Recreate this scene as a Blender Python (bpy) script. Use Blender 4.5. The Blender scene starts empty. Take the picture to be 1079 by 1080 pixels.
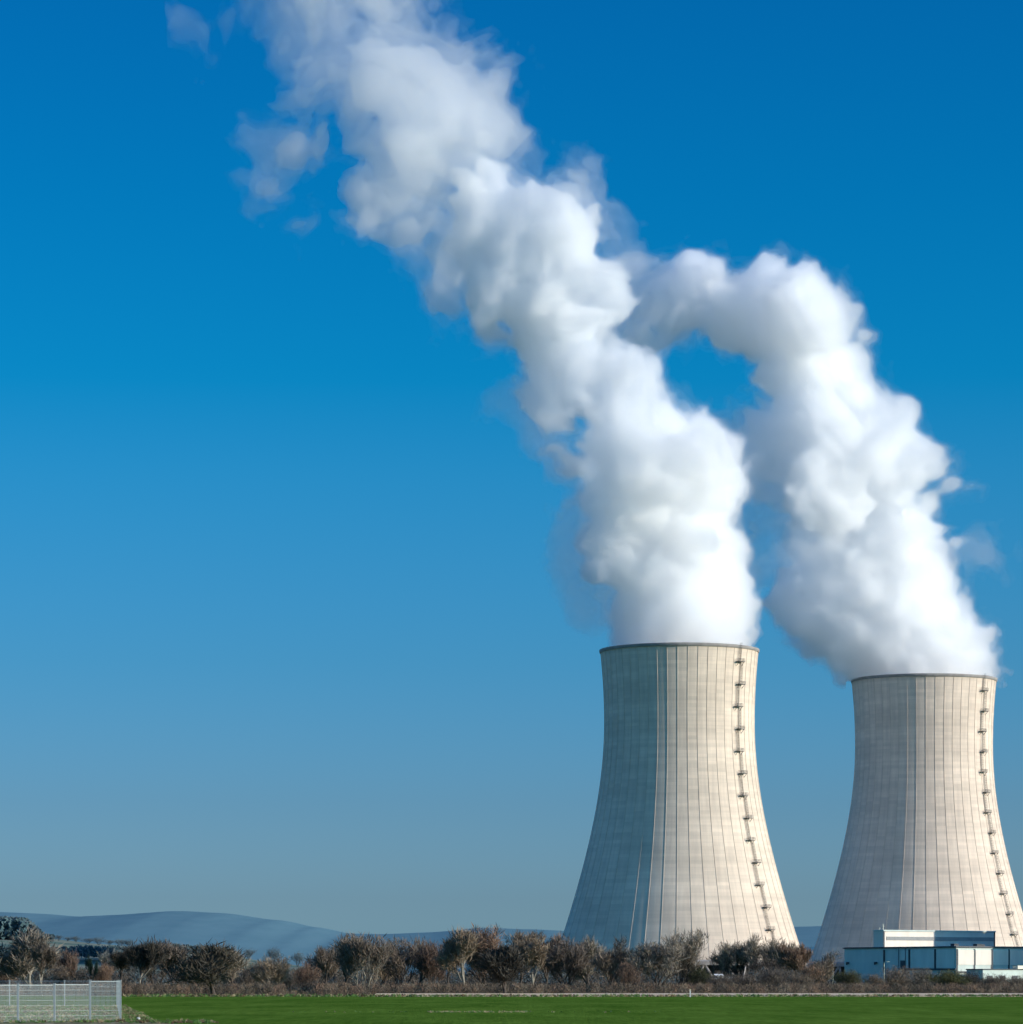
import bpy, bmesh, math, random
import numpy as np
from mathutils import Vector, Matrix, noise as mnoise

R = math.radians
scene = bpy.context.scene
col = scene.collection
F = 3703.0            # focal length in photo pixels (1079 wide)
EYE = 2.6
HOR = 1034.0
SUN_AZ, SUN_EL = 71.0, 17.0     # degrees from the direction towards the camera, to the right
S = Vector((math.sin(R(SUN_AZ))*math.cos(R(SUN_EL)), -math.cos(R(SUN_AZ))*math.cos(R(SUN_EL)), math.sin(R(SUN_EL))))

def wx(px, d): return (px-539.5)*d/F
def wz(py, d): return (HOR-py)*d/F+EYE

# ------------------------------------------------------------------ materials
class NT:
    def __init__(s, name, rough=.9, spec=.2):
        s.m = bpy.data.materials.new(name); s.m.use_nodes = True
        s.t = s.m.node_tree; s.b = s.t.nodes['Principled BSDF']
        s.b.inputs['Roughness'].default_value = rough
        s.b.inputs['Specular IOR Level'].default_value = spec
    def n(s, typ, **kw):
        x = s.t.nodes.new(typ)
        for k, v in kw.items():
            if k in x.inputs: x.inputs[k].default_value = v
            else: setattr(x, k, v)
        return x
    def l(s, a, b): s.t.links.new(a, b)
    def ramp(s, fac, stops):
        r = s.n('ShaderNodeValToRGB'); e = r.color_ramp.elements
        while len(e) < len(stops): e.new(.5)
        for i, (p, c) in enumerate(stops):
            e[i].position = p; e[i].color = (*c, 1) if len(c) == 3 else c
        s.l(fac, r.inputs[0]); return r.outputs[0]
    def noise(s, vec, scale, detail=4, rough=.55):
        x = s.n('ShaderNodeTexNoise', Scale=scale, Detail=detail, Roughness=rough)
        if vec is not None: s.l(vec, x.inputs['Vector'])
        return x.outputs['Fac']
    def mix(s, a, b, f, mode='MIX'):
        x = s.n('ShaderNodeMix'); x.data_type = 'RGBA'; x.blend_type = mode
        for v, k in ((f, 0), (a, 6), (b, 7)):
            if hasattr(v, 'links') or hasattr(v, 'is_linked'): s.l(v, x.inputs[k])
            elif k == 0: x.inputs[k].default_value = v
            else: x.inputs[k].default_value = (*v, 1)
        return x.outputs[2]
    def mapping(s, scale=(1, 1, 1), coord='Object'):
        c = s.n('ShaderNodeTexCoord'); mp = s.n('ShaderNodeMapping', Scale=scale)
        s.l(c.outputs[coord], mp.inputs['Vector']); return mp.outputs[0]
    def bump(s, h, strength=.3, dist=1.0):
        x = s.n('ShaderNodeBump', Strength=strength, Distance=dist)
        s.l(h, x.inputs['Height']); s.l(x.outputs[0], s.b.inputs['Normal'])
    def color(s, c):
        if hasattr(c, 'is_linked'): s.l(c, s.b.inputs['Base Color'])
        else: s.b.inputs['Base Color'].default_value = (*c, 1)
        return s.m

def simple(name, c, var=.25, scale=.5, rough=.8, metal=0, spec=.3):
    t = NT(name, rough, spec); t.b.inputs['Metallic'].default_value = metal
    f = t.noise(t.mapping(), scale)
    a = tuple(x*(1-var) for x in c); b = tuple(min(1, x*(1+var)) for x in c)
    return t.color(t.ramp(f, [(.3, a), (.7, b)]))

def concrete(name, tint):
    t = NT(name, .9, .15)
    uv = t.n('ShaderNodeUVMap').outputs[0]
    br = t.n('ShaderNodeTexBrick', Scale=1.0)
    br.offset = 0; br.inputs['Brick Width'].default_value = 1; br.inputs['Row Height'].default_value = 1.5
    br.inputs['Mortar Size'].default_value = .035; br.inputs['Mortar Smooth'].default_value = .3
    br.inputs['Bias'].default_value = 0
    br.inputs['Color1'].default_value = (.93, .93, .93, 1); br.inputs['Color2'].default_value = (1.05, 1.045, 1.04, 1)
    br.inputs['Mortar'].default_value = (.87, .87, .87, 1)
    t.l(uv, br.inputs['Vector'])
    st = t.n('ShaderNodeMapping', Scale=(1.6, .03, 1)); t.l(uv, st.inputs['Vector'])
    f1 = t.noise(st.outputs[0], 1.6, 6, .65)
    f2 = t.noise(t.mapping((.03, .03, .05)), 1.0, 6, .6)
    lf = t.n('ShaderNodeMapping', Scale=(.02, .33, 1)); t.l(uv, lf.inputs['Vector'])
    f3 = t.noise(lf.outputs[0], 1.0, 2, .5)
    c = t.ramp(f2, [(.3, tuple(x*.86 for x in tint)), (.7, tuple(x*1.08 for x in tint))])
    c = t.mix(c, t.ramp(f1, [(.3, (.87, .87, .88)), (.62, (1.03, 1.03, 1.03))]), 1, 'MULTIPLY')
    c = t.mix(c, t.ramp(f3, [(.35, (.93, .93, .93)), (.65, (1.04, 1.04, 1.04))]), 1, 'MULTIPLY')
    c = t.mix(c, br.outputs['Color'], 1, 'MULTIPLY')
    t.bump(f1, .2, .1)
    return t.color(c)

M = {}
M['concrete'] = concrete('tower_concrete', (.73, .61, .48))
M['concrete_far'] = concrete('tower_concrete_pale', (.73, .605, .485))
M['rim'] = simple('rim_concrete', (.30, .28, .26), .2, .4)
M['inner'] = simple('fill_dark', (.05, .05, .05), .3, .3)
M['column'] = simple('column_concrete', (.3, .28, .26), .2, .5)
M['steel'] = simple('dark_galvanised_steel', (.17, .165, .155), .2, 2, .6, .3)
M['white_clad'] = None

def cladding(name, c, pitch=.5):
    t = NT(name, .55, .3)
    w = t.n('ShaderNodeTexWave', Scale=1/pitch/2, Distortion=0.0); w.bands_direction = 'X'
    t.l(t.mapping((1, 0, 0)), w.inputs['Vector'])
    f = t.noise(t.mapping((.3, .3, .08)), 1.0, 5)
    cc = t.ramp(f, [(.3, tuple(x*.88 for x in c)), (.7, tuple(min(1, x*1.05) for x in c))])
    t.bump(w.outputs['Fac'], .25, .05)
    return t.color(cc)
M['white_clad'] = cladding('white_cladding', (.76, .70, .60))
M['grey_clad'] = cladding('blue_grey_cladding', (.52, .60, .55))
M['dark_trim'] = simple('dark_trim', (.05, .06, .07), .2, .5, .5)
M['roofing'] = simple('roofing', (.16, .16, .16), .2, .2)
M['pale_metal'] = simple('pale_metal', (.62, .64, .5), .1, 3, .45, .1, .5)

# ------------------------------------------------------------------ mesh helpers
def prop(o, label=None, cat=None, group=None, kind=None):
    if label: o['label'] = label
    if cat: o['category'] = cat
    if group: o['group'] = group
    if kind: o['kind'] = kind
    return o

def empty(name, loc=(0, 0, 0), rz=0, **k):
    o = bpy.data.objects.new(name, None); col.objects.link(o)
    o.location = loc; o.rotation_euler = (0, 0, rz); o.empty_display_size = .5
    return prop(o, **k)

class MB:
    def __init__(s): s.v = []; s.f = []; s.mi = []
    def quad(s, a, b, c, d, m=0):
        i = len(s.v); s.v += [a, b, c, d]; s.f.append((i, i+1, i+2, i+3)); s.mi.append(m)
    def tri(s, a, b, c, m=0):
        i = len(s.v); s.v += [a, b, c]; s.f.append((i, i+1, i+2)); s.mi.append(m)
    def box(s, x0, x1, y0, y1, z0, z1, m=0):
        i = len(s.v)
        s.v += [(x0, y0, z0), (x1, y0, z0), (x1, y1, z0), (x0, y1, z0), (x0, y0, z1), (x1, y0, z1), (x1, y1, z1), (x0, y1, z1)]
        for q in ((0, 3, 2, 1), (4, 5, 6, 7), (0, 1, 5, 4), (1, 2, 6, 5), (2, 3, 7, 6), (3, 0, 4, 7)):
            s.f.append(tuple(i+k for k in q)); s.mi.append(m)
    def tube(s, pts, rads, n=5, m=0, cap=True):
        base = len(s.v); up = None
        for k, p in enumerate(pts):
            p = Vector(p)
            d = (Vector(pts[min(k+1, len(pts)-1)])-Vector(pts[max(k-1, 0)])).normalized()
            if up is None: up = Vector((1, 0, 0)) if abs(d.x) < .8 else Vector((0, 1, 0))
            a = d.cross(up).normalized(); b = d.cross(a).normalized()
            for j in range(n):
                t = 2*math.pi*j/n
                s.v.append(tuple(p+(a*math.cos(t)+b*math.sin(t))*rads[k]))
        for k in range(len(pts)-1):
            for j in range(n):
                q = base+k*n
                s.f.append((q+j, q+(j+1) % n, q+n+(j+1) % n, q+n+j)); s.mi.append(m)
        if cap:
            s.f.append(tuple(base+(len(pts)-1)*n+j for j in range(n))); s.mi.append(m)
    def lathe(s, prof, n=48, m=0, caps=(False, False)):
        base = len(s.v)
        for (r, z) in prof:
            for j in range(n):
                t = 2*math.pi*j/n; s.v.append((r*math.cos(t), r*math.sin(t), z))
        for k in range(len(prof)-1):
            for j in range(n):
                q = base+k*n
                s.f.append((q+j, q+(j+1) % n, q+n+(j+1) % n, q+n+j)); s.mi.append(m)
        if caps[1]: s.f.append(tuple(base+(len(prof)-1)*n+j for j in range(n))); s.mi.append(m)
    def mesh(s, name, mats, smooth=False):
        me = bpy.data.meshes.new(name); me.from_pydata(s.v, [], s.f)
        for mt in mats: me.materials.append(mt)
        me.polygons.foreach_set('material_index', s.mi)
        if smooth: me.polygons.foreach_set('use_smooth', [True]*len(s.f))
        me.update(); return me
    def build(s, name, mats, parent=None, smooth=False, **k):
        if not isinstance(mats, (list, tuple)): mats = [mats]
        o = bpy.data.objects.new(name, s.mesh(name, mats, smooth)); col.objects.link(o)
        if parent: o.parent = parent
        return prop(o, **k)

def beam(mb, a, b, w, m=0):
    a = Vector(a); b = Vector(b); mb.tube([a, b], [w*.7071, w*.7071], 4, m)

# ------------------------------------------------------------------ camera, world, sun
cam = bpy.data.cameras.new('camera'); co = bpy.data.objects.new('camera', cam); col.objects.link(co); scene.camera = co
co.location = (0, 0, EYE); co.rotation_euler = (math.pi/2, 0, 0)
cam.sensor_fit = 'HORIZONTAL'; cam.sensor_width = 36; cam.lens = 36*F/1079; cam.shift_y = (HOR-540)/1079
cam.clip_start = 1; cam.clip_end = 40000

w = bpy.data.worlds.new('World'); scene.world = w; w.use_nodes = True
nt = w.node_tree; bg = nt.nodes['Background']
sk = nt.nodes.new('ShaderNodeTexSky'); sk.sky_type = 'NISHITA'; sk.sun_disc = False
sk.sun_elevation = R(SUN_EL)
sk.sun_rotation = R(180-SUN_AZ)        # measured clockwise from +Y
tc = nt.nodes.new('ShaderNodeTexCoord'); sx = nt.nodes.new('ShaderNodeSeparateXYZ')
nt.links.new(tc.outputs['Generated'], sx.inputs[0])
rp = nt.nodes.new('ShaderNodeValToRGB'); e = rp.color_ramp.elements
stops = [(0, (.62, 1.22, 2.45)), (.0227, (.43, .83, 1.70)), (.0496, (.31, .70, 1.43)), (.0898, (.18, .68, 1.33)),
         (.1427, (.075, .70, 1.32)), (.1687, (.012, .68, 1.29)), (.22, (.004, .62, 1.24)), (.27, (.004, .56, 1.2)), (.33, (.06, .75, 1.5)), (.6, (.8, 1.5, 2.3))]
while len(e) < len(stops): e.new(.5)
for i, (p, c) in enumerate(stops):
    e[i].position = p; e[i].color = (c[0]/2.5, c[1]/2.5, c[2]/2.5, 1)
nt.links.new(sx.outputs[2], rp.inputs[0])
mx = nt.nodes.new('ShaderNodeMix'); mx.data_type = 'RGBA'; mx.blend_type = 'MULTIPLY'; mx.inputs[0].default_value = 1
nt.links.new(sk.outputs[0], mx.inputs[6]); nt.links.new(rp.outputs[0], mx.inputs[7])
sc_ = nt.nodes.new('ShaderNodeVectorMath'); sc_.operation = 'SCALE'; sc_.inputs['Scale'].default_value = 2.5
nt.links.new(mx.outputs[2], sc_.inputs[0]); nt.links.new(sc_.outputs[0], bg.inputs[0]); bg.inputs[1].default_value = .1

sun = bpy.data.lights.new('sun', 'SUN'); so = bpy.data.objects.new('sun', sun); col.objects.link(so)
sun.energy = 5.0; sun.angle = R(.5); sun.color = (1, .90, .78)
so.location = (300, -100, 300); so.rotation_euler = (-S).to_track_quat('-Z', 'Y').to_euler()

scene.view_settings.view_transform = 'Standard'; scene.view_settings.look = 'None'; scene.view_settings.exposure = 0
cy = scene.cycles
scene.render.engine = 'CYCLES'
cy.use_denoising = True
try: cy.denoiser = 'OPENIMAGEDENOISE'
except Exception: pass
cy.max_bounces = 128; cy.volume_bounces = 48; cy.diffuse_bounces = 3; cy.glossy_bounces = 2
cy.transparent_max_bounces = 256; cy.transmission_bounces = 4
cy.use_adaptive_sampling = True; cy.adaptive_threshold = .05
cy.sample_clamp_indirect = 12

# ------------------------------------------------------------------ ground and hills
def ground_mat():
    t = NT('field_grass', 1, 0)
    f1 = t.noise(t.mapping((.008, .012, 1)), 1, 5)
    f2 = t.noise(t.mapping((.16, .022, 1)), 1, 6, .75)
    f3 = t.noise(t.mapping((2.5, .10, 1)), 1, 5, .75)
    c = t.ramp(f1, [(.3, (.072, .145, .018)), (.7, (.105, .182, .026))])
    c = t.mix(c, t.ramp(f2, [(.34, (.62, .72, .6)), (.66, (1.3, 1.18, 1.3))]), 1, 'MULTIPLY')
    c = t.mix(c, t.ramp(f3, [(.35, (.7, .72, .7)), (.65, (1.25, 1.22, 1.2))]), .8, 'MULTIPLY')
    # field turns to a duller tone farther from the camera
    g = t.n('ShaderNodeTexCoord'); sp = t.n('ShaderNodeSeparateXYZ'); t.l(g.outputs['Object'], sp.inputs[0])
    far = t.n('ShaderNodeMapRange'); t.l(sp.outputs[1], far.inputs[0])
    far.inputs[1].default_value = 900; far.inputs[2].default_value = 2600
    dull = t.ramp(f1, [(.3, (.10, .13, .075)), (.7, (.15, .16, .09))])
    c = t.mix(c, dull, far.outputs[0])
    t.bump(f3, .6, .15)
    return t.color(c)

def vnoise(x, y, s, seed=0): return mnoise.noise(Vector((x*s+seed, y*s-seed, seed*.37)))

gm = MB()
xs = sorted(set([-9000, -4000, -1500, -600, -300] + list(range(-150, 301, 15)) + [600, 1500, 4000, 9000]))
ys = [-300, 0, 100] + list(range(150, 640, 14)) + [700, 800, 1000, 1500, 2500, 5000, 9000, 16000, 30000]
for y in ys:
    for x in xs:
        z = (vnoise(x, y, .02, 3)*.10) if 150 < y < 560 else 0
        gm.v.append((x, y, z))
nx = len(xs)
for j in range(len(ys)-1):
    for i in range(nx-1):
        gm.f.append((j*nx+i, j*nx+i+1, (j+1)*nx+i+1, (j+1)*nx+i)); gm.mi.append(0)
gm.build('ground', ground_mat(), smooth=True, kind='structure')

# gravel farm track at the far edge of the field
t = NT('track_gravel', .95, .1)
trk = t.color(t.ramp(t.noise(t.mapping((.5, .5, 1)), 1, 6, .7), [(.3, (.50, .37, .23)), (.7, (.74, .56, .38))]))
tb = MB(); pts = []
for i in range(61):
    x = -22+i*(324/60)
    yc = 566+vnoise(x, 0, .02, 8)*2
    wd = min(7.0, 1.2+max(0, (x+22)*.12))
    pts.append((x, yc, wd))
for a, b in zip(pts, pts[1:]):
    tb.quad((a[0], a[1]-a[2]/2, .14), (b[0], b[1]-b[2]/2, .14), (b[0], b[1]+b[2]*1.6, .5), (a[0], a[1]+a[2]*1.6, .5))
    tb.quad((a[0], a[1]+a[2]*1.6, .5), (b[0], b[1]+b[2]*1.6, .5), (b[0], b[1]+b[2]*1.6+3, -.2), (a[0], a[1]+a[2]*1.6+3, -.2))
    tb.quad((a[0], a[1]-a[2]/2-1, -.2), (b[0], b[1]-b[2]/2-1, -.2), (b[0], b[1]-b[2]/2, .14), (a[0], a[1]-a[2]/2, .14))
tb.build('farm_track', trk, kind='structure')

# bare soil in the near left corner, around the enclosure
t = NT('rough_soil', 1, .05)
fA = t.noise(t.mapping((1.2, .25, 1)), 1, 6, .7); fB = t.noise(t.mapping((.25, .08, 1)), 1, 4, .6)
cA = t.ramp(fA, [(.32, (.085, .065, .035)), (.5, (.20, .165, .09)), (.68, (.36, .31, .20))])
soil = t.color(t.mix(cA, (.08, .15, .03), t.ramp(fB, [(.5, (0, 0, 0)), (.62, (.8, .8, .8))])))
sb = MB()
def soil_right(y):
    if y < 214: return min(-17.5, -18.5 - (y-209)*.9) + vnoise(y, 0, .3, 5)*1.5
    return max(-60, -22 - (y-214)*.125)
prev = None
for i in range(70):
    y = 150+i*2.9
    row = []
    xr = soil_right(y) + vnoise(y, 1, .15, 9)*.8
    if y > 338: break
    for k in range(16):
        x = -70+(xr+70)*k/15
        row.append((x, y, .13+vnoise(x, y, .15, 2)*.06 - (.35 if k in (15,) else 0)))
    if prev:
        for a in range(15): sb.quad(prev[a], prev[a+1], row[a+1], row[a])
    prev = row
sb.build('bare_soil', soil, kind='structure', smooth=True)

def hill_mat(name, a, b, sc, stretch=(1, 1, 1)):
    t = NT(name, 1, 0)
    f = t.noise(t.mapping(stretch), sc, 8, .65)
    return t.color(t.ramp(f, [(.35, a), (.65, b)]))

def interp(tab, x):
    for (a, ya), (b, yb) in zip(tab, tab[1:]):
        if a <= x <= b:
            u = (x-a)/(b-a); u = u*u*(3-2*u)*.5+u*.5
            return ya+(yb-ya)*u
    return tab[0][1] if x < tab[0][0] else tab[-1][1]

def ridge(name, d, depth, tab, mat, rough=1.0, seed=1, step=3, rows=14):
    mb = MB(); n = 0
    pxs = [p*1.0 for p in range(-260, 1340, step)]
    for r in range(rows+1):
        u = r/rows                      # 0 = foot towards the camera, 1 = crest, then down the back
        for p in pxs:
            h = wz(interp(tab, p), d)
            x = wx(p, d); y = d-depth+depth*u
            k = math.sin(u*math.pi/2)**1.3
            z = h*k + (mnoise.fractal(Vector((x*.003, y*.003, seed)), 1, 2, 5)*h*0) + mnoise.fractal(Vector((x*.02, y*.02, seed)), .9, 2, 4)*rough*.06*k
            mb.v.append((x, y, z-(1 if r == 0 else 0)))
    for p in pxs: mb.v.append((wx(p, d), d+depth*.6, -2))
    m = len(pxs)
    for r in range(rows+1):
        for i in range(m-1): mb.f.append((r*m+i, r*m+i+1, (r+1)*m+i+1, (r+1)*m+i)); mb.mi.append(0)
    return mb.build(name, mat, kind='structure', smooth=True)

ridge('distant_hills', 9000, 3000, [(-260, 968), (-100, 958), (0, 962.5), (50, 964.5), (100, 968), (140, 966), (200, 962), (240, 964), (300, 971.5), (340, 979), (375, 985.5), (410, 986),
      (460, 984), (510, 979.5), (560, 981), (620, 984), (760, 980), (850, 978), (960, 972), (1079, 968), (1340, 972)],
      hill_mat('haze_tinted_forest', (.115, .222, .262), (.13, .24, .28), .02, (1, .25, 3)), 9, 2)  # blue of the distance haze is put into the forest colour
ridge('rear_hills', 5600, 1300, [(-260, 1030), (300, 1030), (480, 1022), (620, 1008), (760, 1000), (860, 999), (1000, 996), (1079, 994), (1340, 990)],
      hill_mat('haze_tinted_wood', (.06, .17, .23), (.085, .20, .26), .01, (1, .4, 1)), 6, 5)  # aerial haze coloured straight into the wood as a blue tint
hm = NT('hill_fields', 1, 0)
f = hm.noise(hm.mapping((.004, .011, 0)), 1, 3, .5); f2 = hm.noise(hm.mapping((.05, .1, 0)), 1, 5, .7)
c = hm.ramp(f, [(.36, (.10, .16, .145)), (.45, (.13, .185, .15)), (.5, (.20, .225, .18)), (.56, (.22, .24, .20)), (.62, (.12, .19, .14))])  # field tones greyed by distance haze put into the colour
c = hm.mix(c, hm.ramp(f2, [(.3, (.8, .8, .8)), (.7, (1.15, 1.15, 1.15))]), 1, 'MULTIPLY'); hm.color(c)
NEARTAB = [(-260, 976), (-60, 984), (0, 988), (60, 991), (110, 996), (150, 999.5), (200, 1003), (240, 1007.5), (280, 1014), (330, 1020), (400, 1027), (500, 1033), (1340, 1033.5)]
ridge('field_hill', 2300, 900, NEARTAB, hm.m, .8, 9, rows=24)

# ------------------------------------------------------------------ cooling towers
H_T = 143.4
def rad(z):
    if z < 113: return 32*math.sqrt(1+((113-z)/76.5)**2)
    return 32*math.sqrt(1+((z-113)/92)**2)
Z0 = 9.6
def make_tower(name, loc, rz, stair_deg, n_plat, label, mat):
    T = empty(name, loc, rz, label=label, cat='cooling tower')
    NR = 48; rw, rh = .15, .13
    verts, faces, uvs = [], [], []
    levels = [Z0+(H_T-Z0)*i/110 for i in range(111)]
    # one rib sector: profile polyline of (angle offset, extra radius); strips do not share vertices, so rib edges stay crisp
    sec = 2*math.pi/NR
    for r in range(NR):
        a0 = r*sec
        def strip(points):      # points(z) -> list of (ang, rad)
            base = len(verts); m = len(points(Z0))
            for z in levels:
                for (a, q) in points(z):
                    verts.append((q*math.cos(a), q*math.sin(a), z)); uvs.append((a/sec, z))
            for k in range(len(levels)-1):
                for j in range(m-1):
                    b = base+k*m+j; faces.append((b, b+1, b+m+1, b+m))
        def arc(z):
            q = rad(z); d = rw/q
            return [(a0+d+(sec-2*d)*j/5, q) for j in range(6)]
        strip(arc)
        strip(lambda z: [(a0-rw/rad(z), rad(z)-.05), (a0-rw*.6/rad(z), rad(z)+rh)])
        strip(lambda z: [(a0-rw*.6/rad(z), rad(z)+rh), (a0+rw*.6/rad(z), rad(z)+rh)])
        strip(lambda z: [(a0+rw*.6/rad(z), rad(z)+rh), (a0+rw/rad(z), rad(z)-.05)])
    # inner face
    base = len(verts); n = 96
    for z in levels:
        for j in range(n+1):
            a = 2*math.pi*j/n; verts.append(((rad(z)-.9)*math.cos(a), (rad(z)-.9)*math.sin(a), z)); uvs.append((a/sec, z))
    m = n+1
    for k in range(len(levels)-1):
        for j in range(n):
            b = base+k*m+j; faces.append((b+1, b, b+m, b+m+1))
    me = bpy.data.meshes.new('shell'); me.from_pydata(verts, [], faces); me.materials.append(mat)
    uvl = me.uv_layers.new(name='UVMap')
    li = np.empty(len(me.loops), dtype=np.int32); me.loops.foreach_get('vertex_index', li)
    uva = np.array(uvs, dtype=np.float32)[li]; uvl.data.foreach_set('uv', uva.ravel())
    me.polygons.foreach_set('use_smooth', [True]*len(faces)); me.update()
    o = bpy.data.objects.new('shell', me); col.objects.link(o); o.parent = T
    # rim ring: cornice with walkway and parapet
    q = rad(H_T); mb = MB()
    mb.lathe([(q-1.0, H_T-.9), (q+.25, H_T-1.0), (q+.5, H_T-.4), (q+.5, H_T+.3), (q+.3, H_T+.3), (q+.3, H_T+.05), (q-1.05, H_T+.05), (q-1.05, H_T-.9)], 144)
    mb.build('rim_ring', M['rim'], T)
    # lintel ring at the air inlet
    q = rad(Z0); mb = MB()
    mb.lathe([(q-1.2, Z0-.02), (q+.7, Z0-.7), (q+.7, Z0+.9), (q-.1, Z0+1.5)], 144)
    mb.build('inlet_ring', M['column'], T)
    # dark fill behind the inlet and the basin wall
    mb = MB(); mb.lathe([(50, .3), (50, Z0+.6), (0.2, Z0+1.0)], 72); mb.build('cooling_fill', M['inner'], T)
    mb = MB(); mb.lathe([(60.5, 0), (60.5, 1.3), (60.0, 1.3), (60.0, .2)], 96); mb.build('basin_wall', M['column'], T)
    # raking support columns in V pairs
    NC = 36
    for k in range(NC):
        for sgn in (-1, 1):
            a = 2*math.pi*k/NC
            mbc = MB()
            a1 = sgn*math.pi/NC*.96
            p0 = Vector((57.5, sgn*.35, .2)); p1 = Vector(((rad(Z0)-.4)*math.cos(a1), (rad(Z0)-.4)*math.sin(a1), Z0-.3))
            key = 'col%d' % sgn
            if key not in CACHE:
                mbc.tube([p0, p1], [.55, .5], 6); CACHE[key] = mbc.mesh('support_column', [M['column']])
            o = bpy.data.objects.new('support_column', CACHE[key]); col.objects.link(o); o.parent = T
            o.rotation_euler = (0, 0, a)
    # stair: caged ladders between landings, alternating sides
    a = R(stair_deg)
    zs = [H_T-6.6-i*((H_T-6.6-14.5)/(n_plat-1)) for i in range(n_plat)]
    mbl = MB()
    def P(z, tang, out):
        q = rad(z)+rh; base = Vector((math.cos(a), math.sin(a), 0)); tg = Vector((-math.sin(a), math.cos(a), 0))
        return base*(q+out)+tg*tang+Vector((0, 0, z))
    ends = [H_T+1.2]+zs
    for i in range(len(ends)):
        za = ends[i]; zb = ends[i+1] if i+1 < len(ends) else Z0
        off = .75 if i % 2 else -.75
        nseg = max(2, int((za-zb)/1.0)+1)
        for dx in (-.38, .38):
            mbl.tube([P(za+(zb-za)*k/nseg, off+dx, .35) for k in range(nseg+1)], [.06]*(nseg+1), 4)
        for k in range(int((za-zb)/.45)):
            z = zb+k*.45; beam(mbl, P(z, off-.38, .35), P(z, off+.38, .35), .07)
        for k in range(1, int((za-zb)/1.1)):    # cage hoops
            z = zb+k*1.1
            mbl.tube([P(z, off-.38, .35), P(z, off-.5, .8), P(z, off, 1.15), P(z, off+.5, .8), P(z, off+.38, .35)], [.05]*5, 3)
        for dx in (-.42, 0, .42):
            mbl.tube([P(za+(zb-za)*k/nseg, off+dx, 1.1 if dx == 0 else .85) for k in range(nseg+1)], [.04]*(nseg+1), 3)
    lad = mbl.build('staircase', M['steel'], T)
    for i, z in enumerate(zs):
        pb = MB(); o1 = .55 if i % 2 else -.55
        def pt(t, o, dz): return P(z, t+o1, o)+Vector((0, 0, dz))
        for dz in (0, -.22):
            pb.quad(pt(-1.9, 0, dz), pt(1.9, 0, dz), pt(1.9, 1.7, dz), pt(-1.9, 1.7, dz))
        for (t0, o0, t1, o1_) in ((-1.9, 1.7, 1.9, 1.7), (-1.9, 0, -1.9, 1.7), (1.9, 0, 1.9, 1.7)):
            for hh in (-.1, .55, 1.1): beam(pb, pt(t0, o0, hh), pt(t1, o1_, hh), .08 if hh > 0 else .2)
        for t0 in (-1.9, -.95, 0, .95, 1.9): beam(pb, pt(t0, 1.7, -.1), pt(t0, 1.7, 1.1), .1)
        for t0 in (-1.6, 1.6): beam(pb, pt(t0, 1.6, -.1), pt(t0, 0, -1.8), .16)
        p = pb.build('landing', M['steel'], lad)
    return T
CACHE = {}

DL, DR = 1500.0, 1647.0
XL, XR = wx(716.5, DL), wx(974.5, DR)
# angle in the tower's own frame: 0 = +X (right), -90 = towards the camera
make_tower('cooling_tower', (XL, DL, 0), R(3.4), -42.7-3.4, 14, 'larger ribbed concrete cooling tower, left of the pair, with its left flank in blue shade', M['concrete'])
make_tower('cooling_tower', (XR, DR, 0), R(2.3), -40.7-2.3, 14, 'farther cooling tower on the right, rising behind the white and blue grey hall', M['concrete_far'])


# ------------------------------------------------------------------ power station hall
TH = R(35)                                  # the long facade is turned towards the sun
tv = Vector((math.cos(TH), math.sin(TH), 0)); nv = Vector((math.sin(TH), -math.cos(TH), 0)); uv_ = -nv
SH = Vector((S.x, S.y, 0)).normalized(); TE = math.tan(R(SUN_EL))
C0 = Vector((wx(1008.5, 1350), 1350, 0))
hall = empty('turbine_hall', C0, TH, label='long flat roofed white and blue grey industrial hall in front of the right tower', cat='hall')
# local frame: +X along the lit facade, -Y out of the facade, the shaded end wall runs along +Y at x = 0
HH = 15.3; LL = 72; DD = 66
m = MB(); m.box(0, LL, 0, DD, 0, HH); m.build('wall', M['grey_clad'], hall)
PANEL = cladding('blue_grey_panel', (.60, .68, .62), .9)
for k in range(8):                           # white cladding panels on the long facade, dark joints between them
    x0 = .9+k*9.0
    m = MB(); m.box(x0, x0+8.1, -.22, 0, 8.6 if k < 4 else 6.5, HH-1.0); m.build('white_panel', M['white_clad'], hall)
for k in range(8):
    m = MB(); m.box(k*9.0, k*9.0+.85, -.1, 0, 5.2, HH-.6); m.build('joint', M['dark_trim'], hall)
for k in range(3):
    m = MB(); m.box(-.25, 0, 11.4+k*15.0, 12.3+k*15.0, 6.6, HH-.6); m.build('joint', M['dark_trim'], hall)
for y0, y1 in ((.9, 11.2), (12.5, 26.2), (27.5, 31.5)):
    m = MB(); m.box(-.2, 0, y0, y1, 7.4, HH-.9); m.build('end_panel', PANEL, hall)
m = MB(); m.box(-.5, LL+.5, -.5, DD+.5, HH-.1, HH+.35); m.build('roof_edge', M['dark_trim'], hall)
m = MB(); m.box(0, LL, 0, DD, HH+.35, HH+.5); m.build('roof', M['roofing'], hall)
m = MB(); m.box(-.45, 0, 0, 31, 6.5, 7.2); m.box(-.45, LL, -.45, 0, 5.5, 6.1); m.build('ledge', M['dark_trim'], hall)
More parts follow.
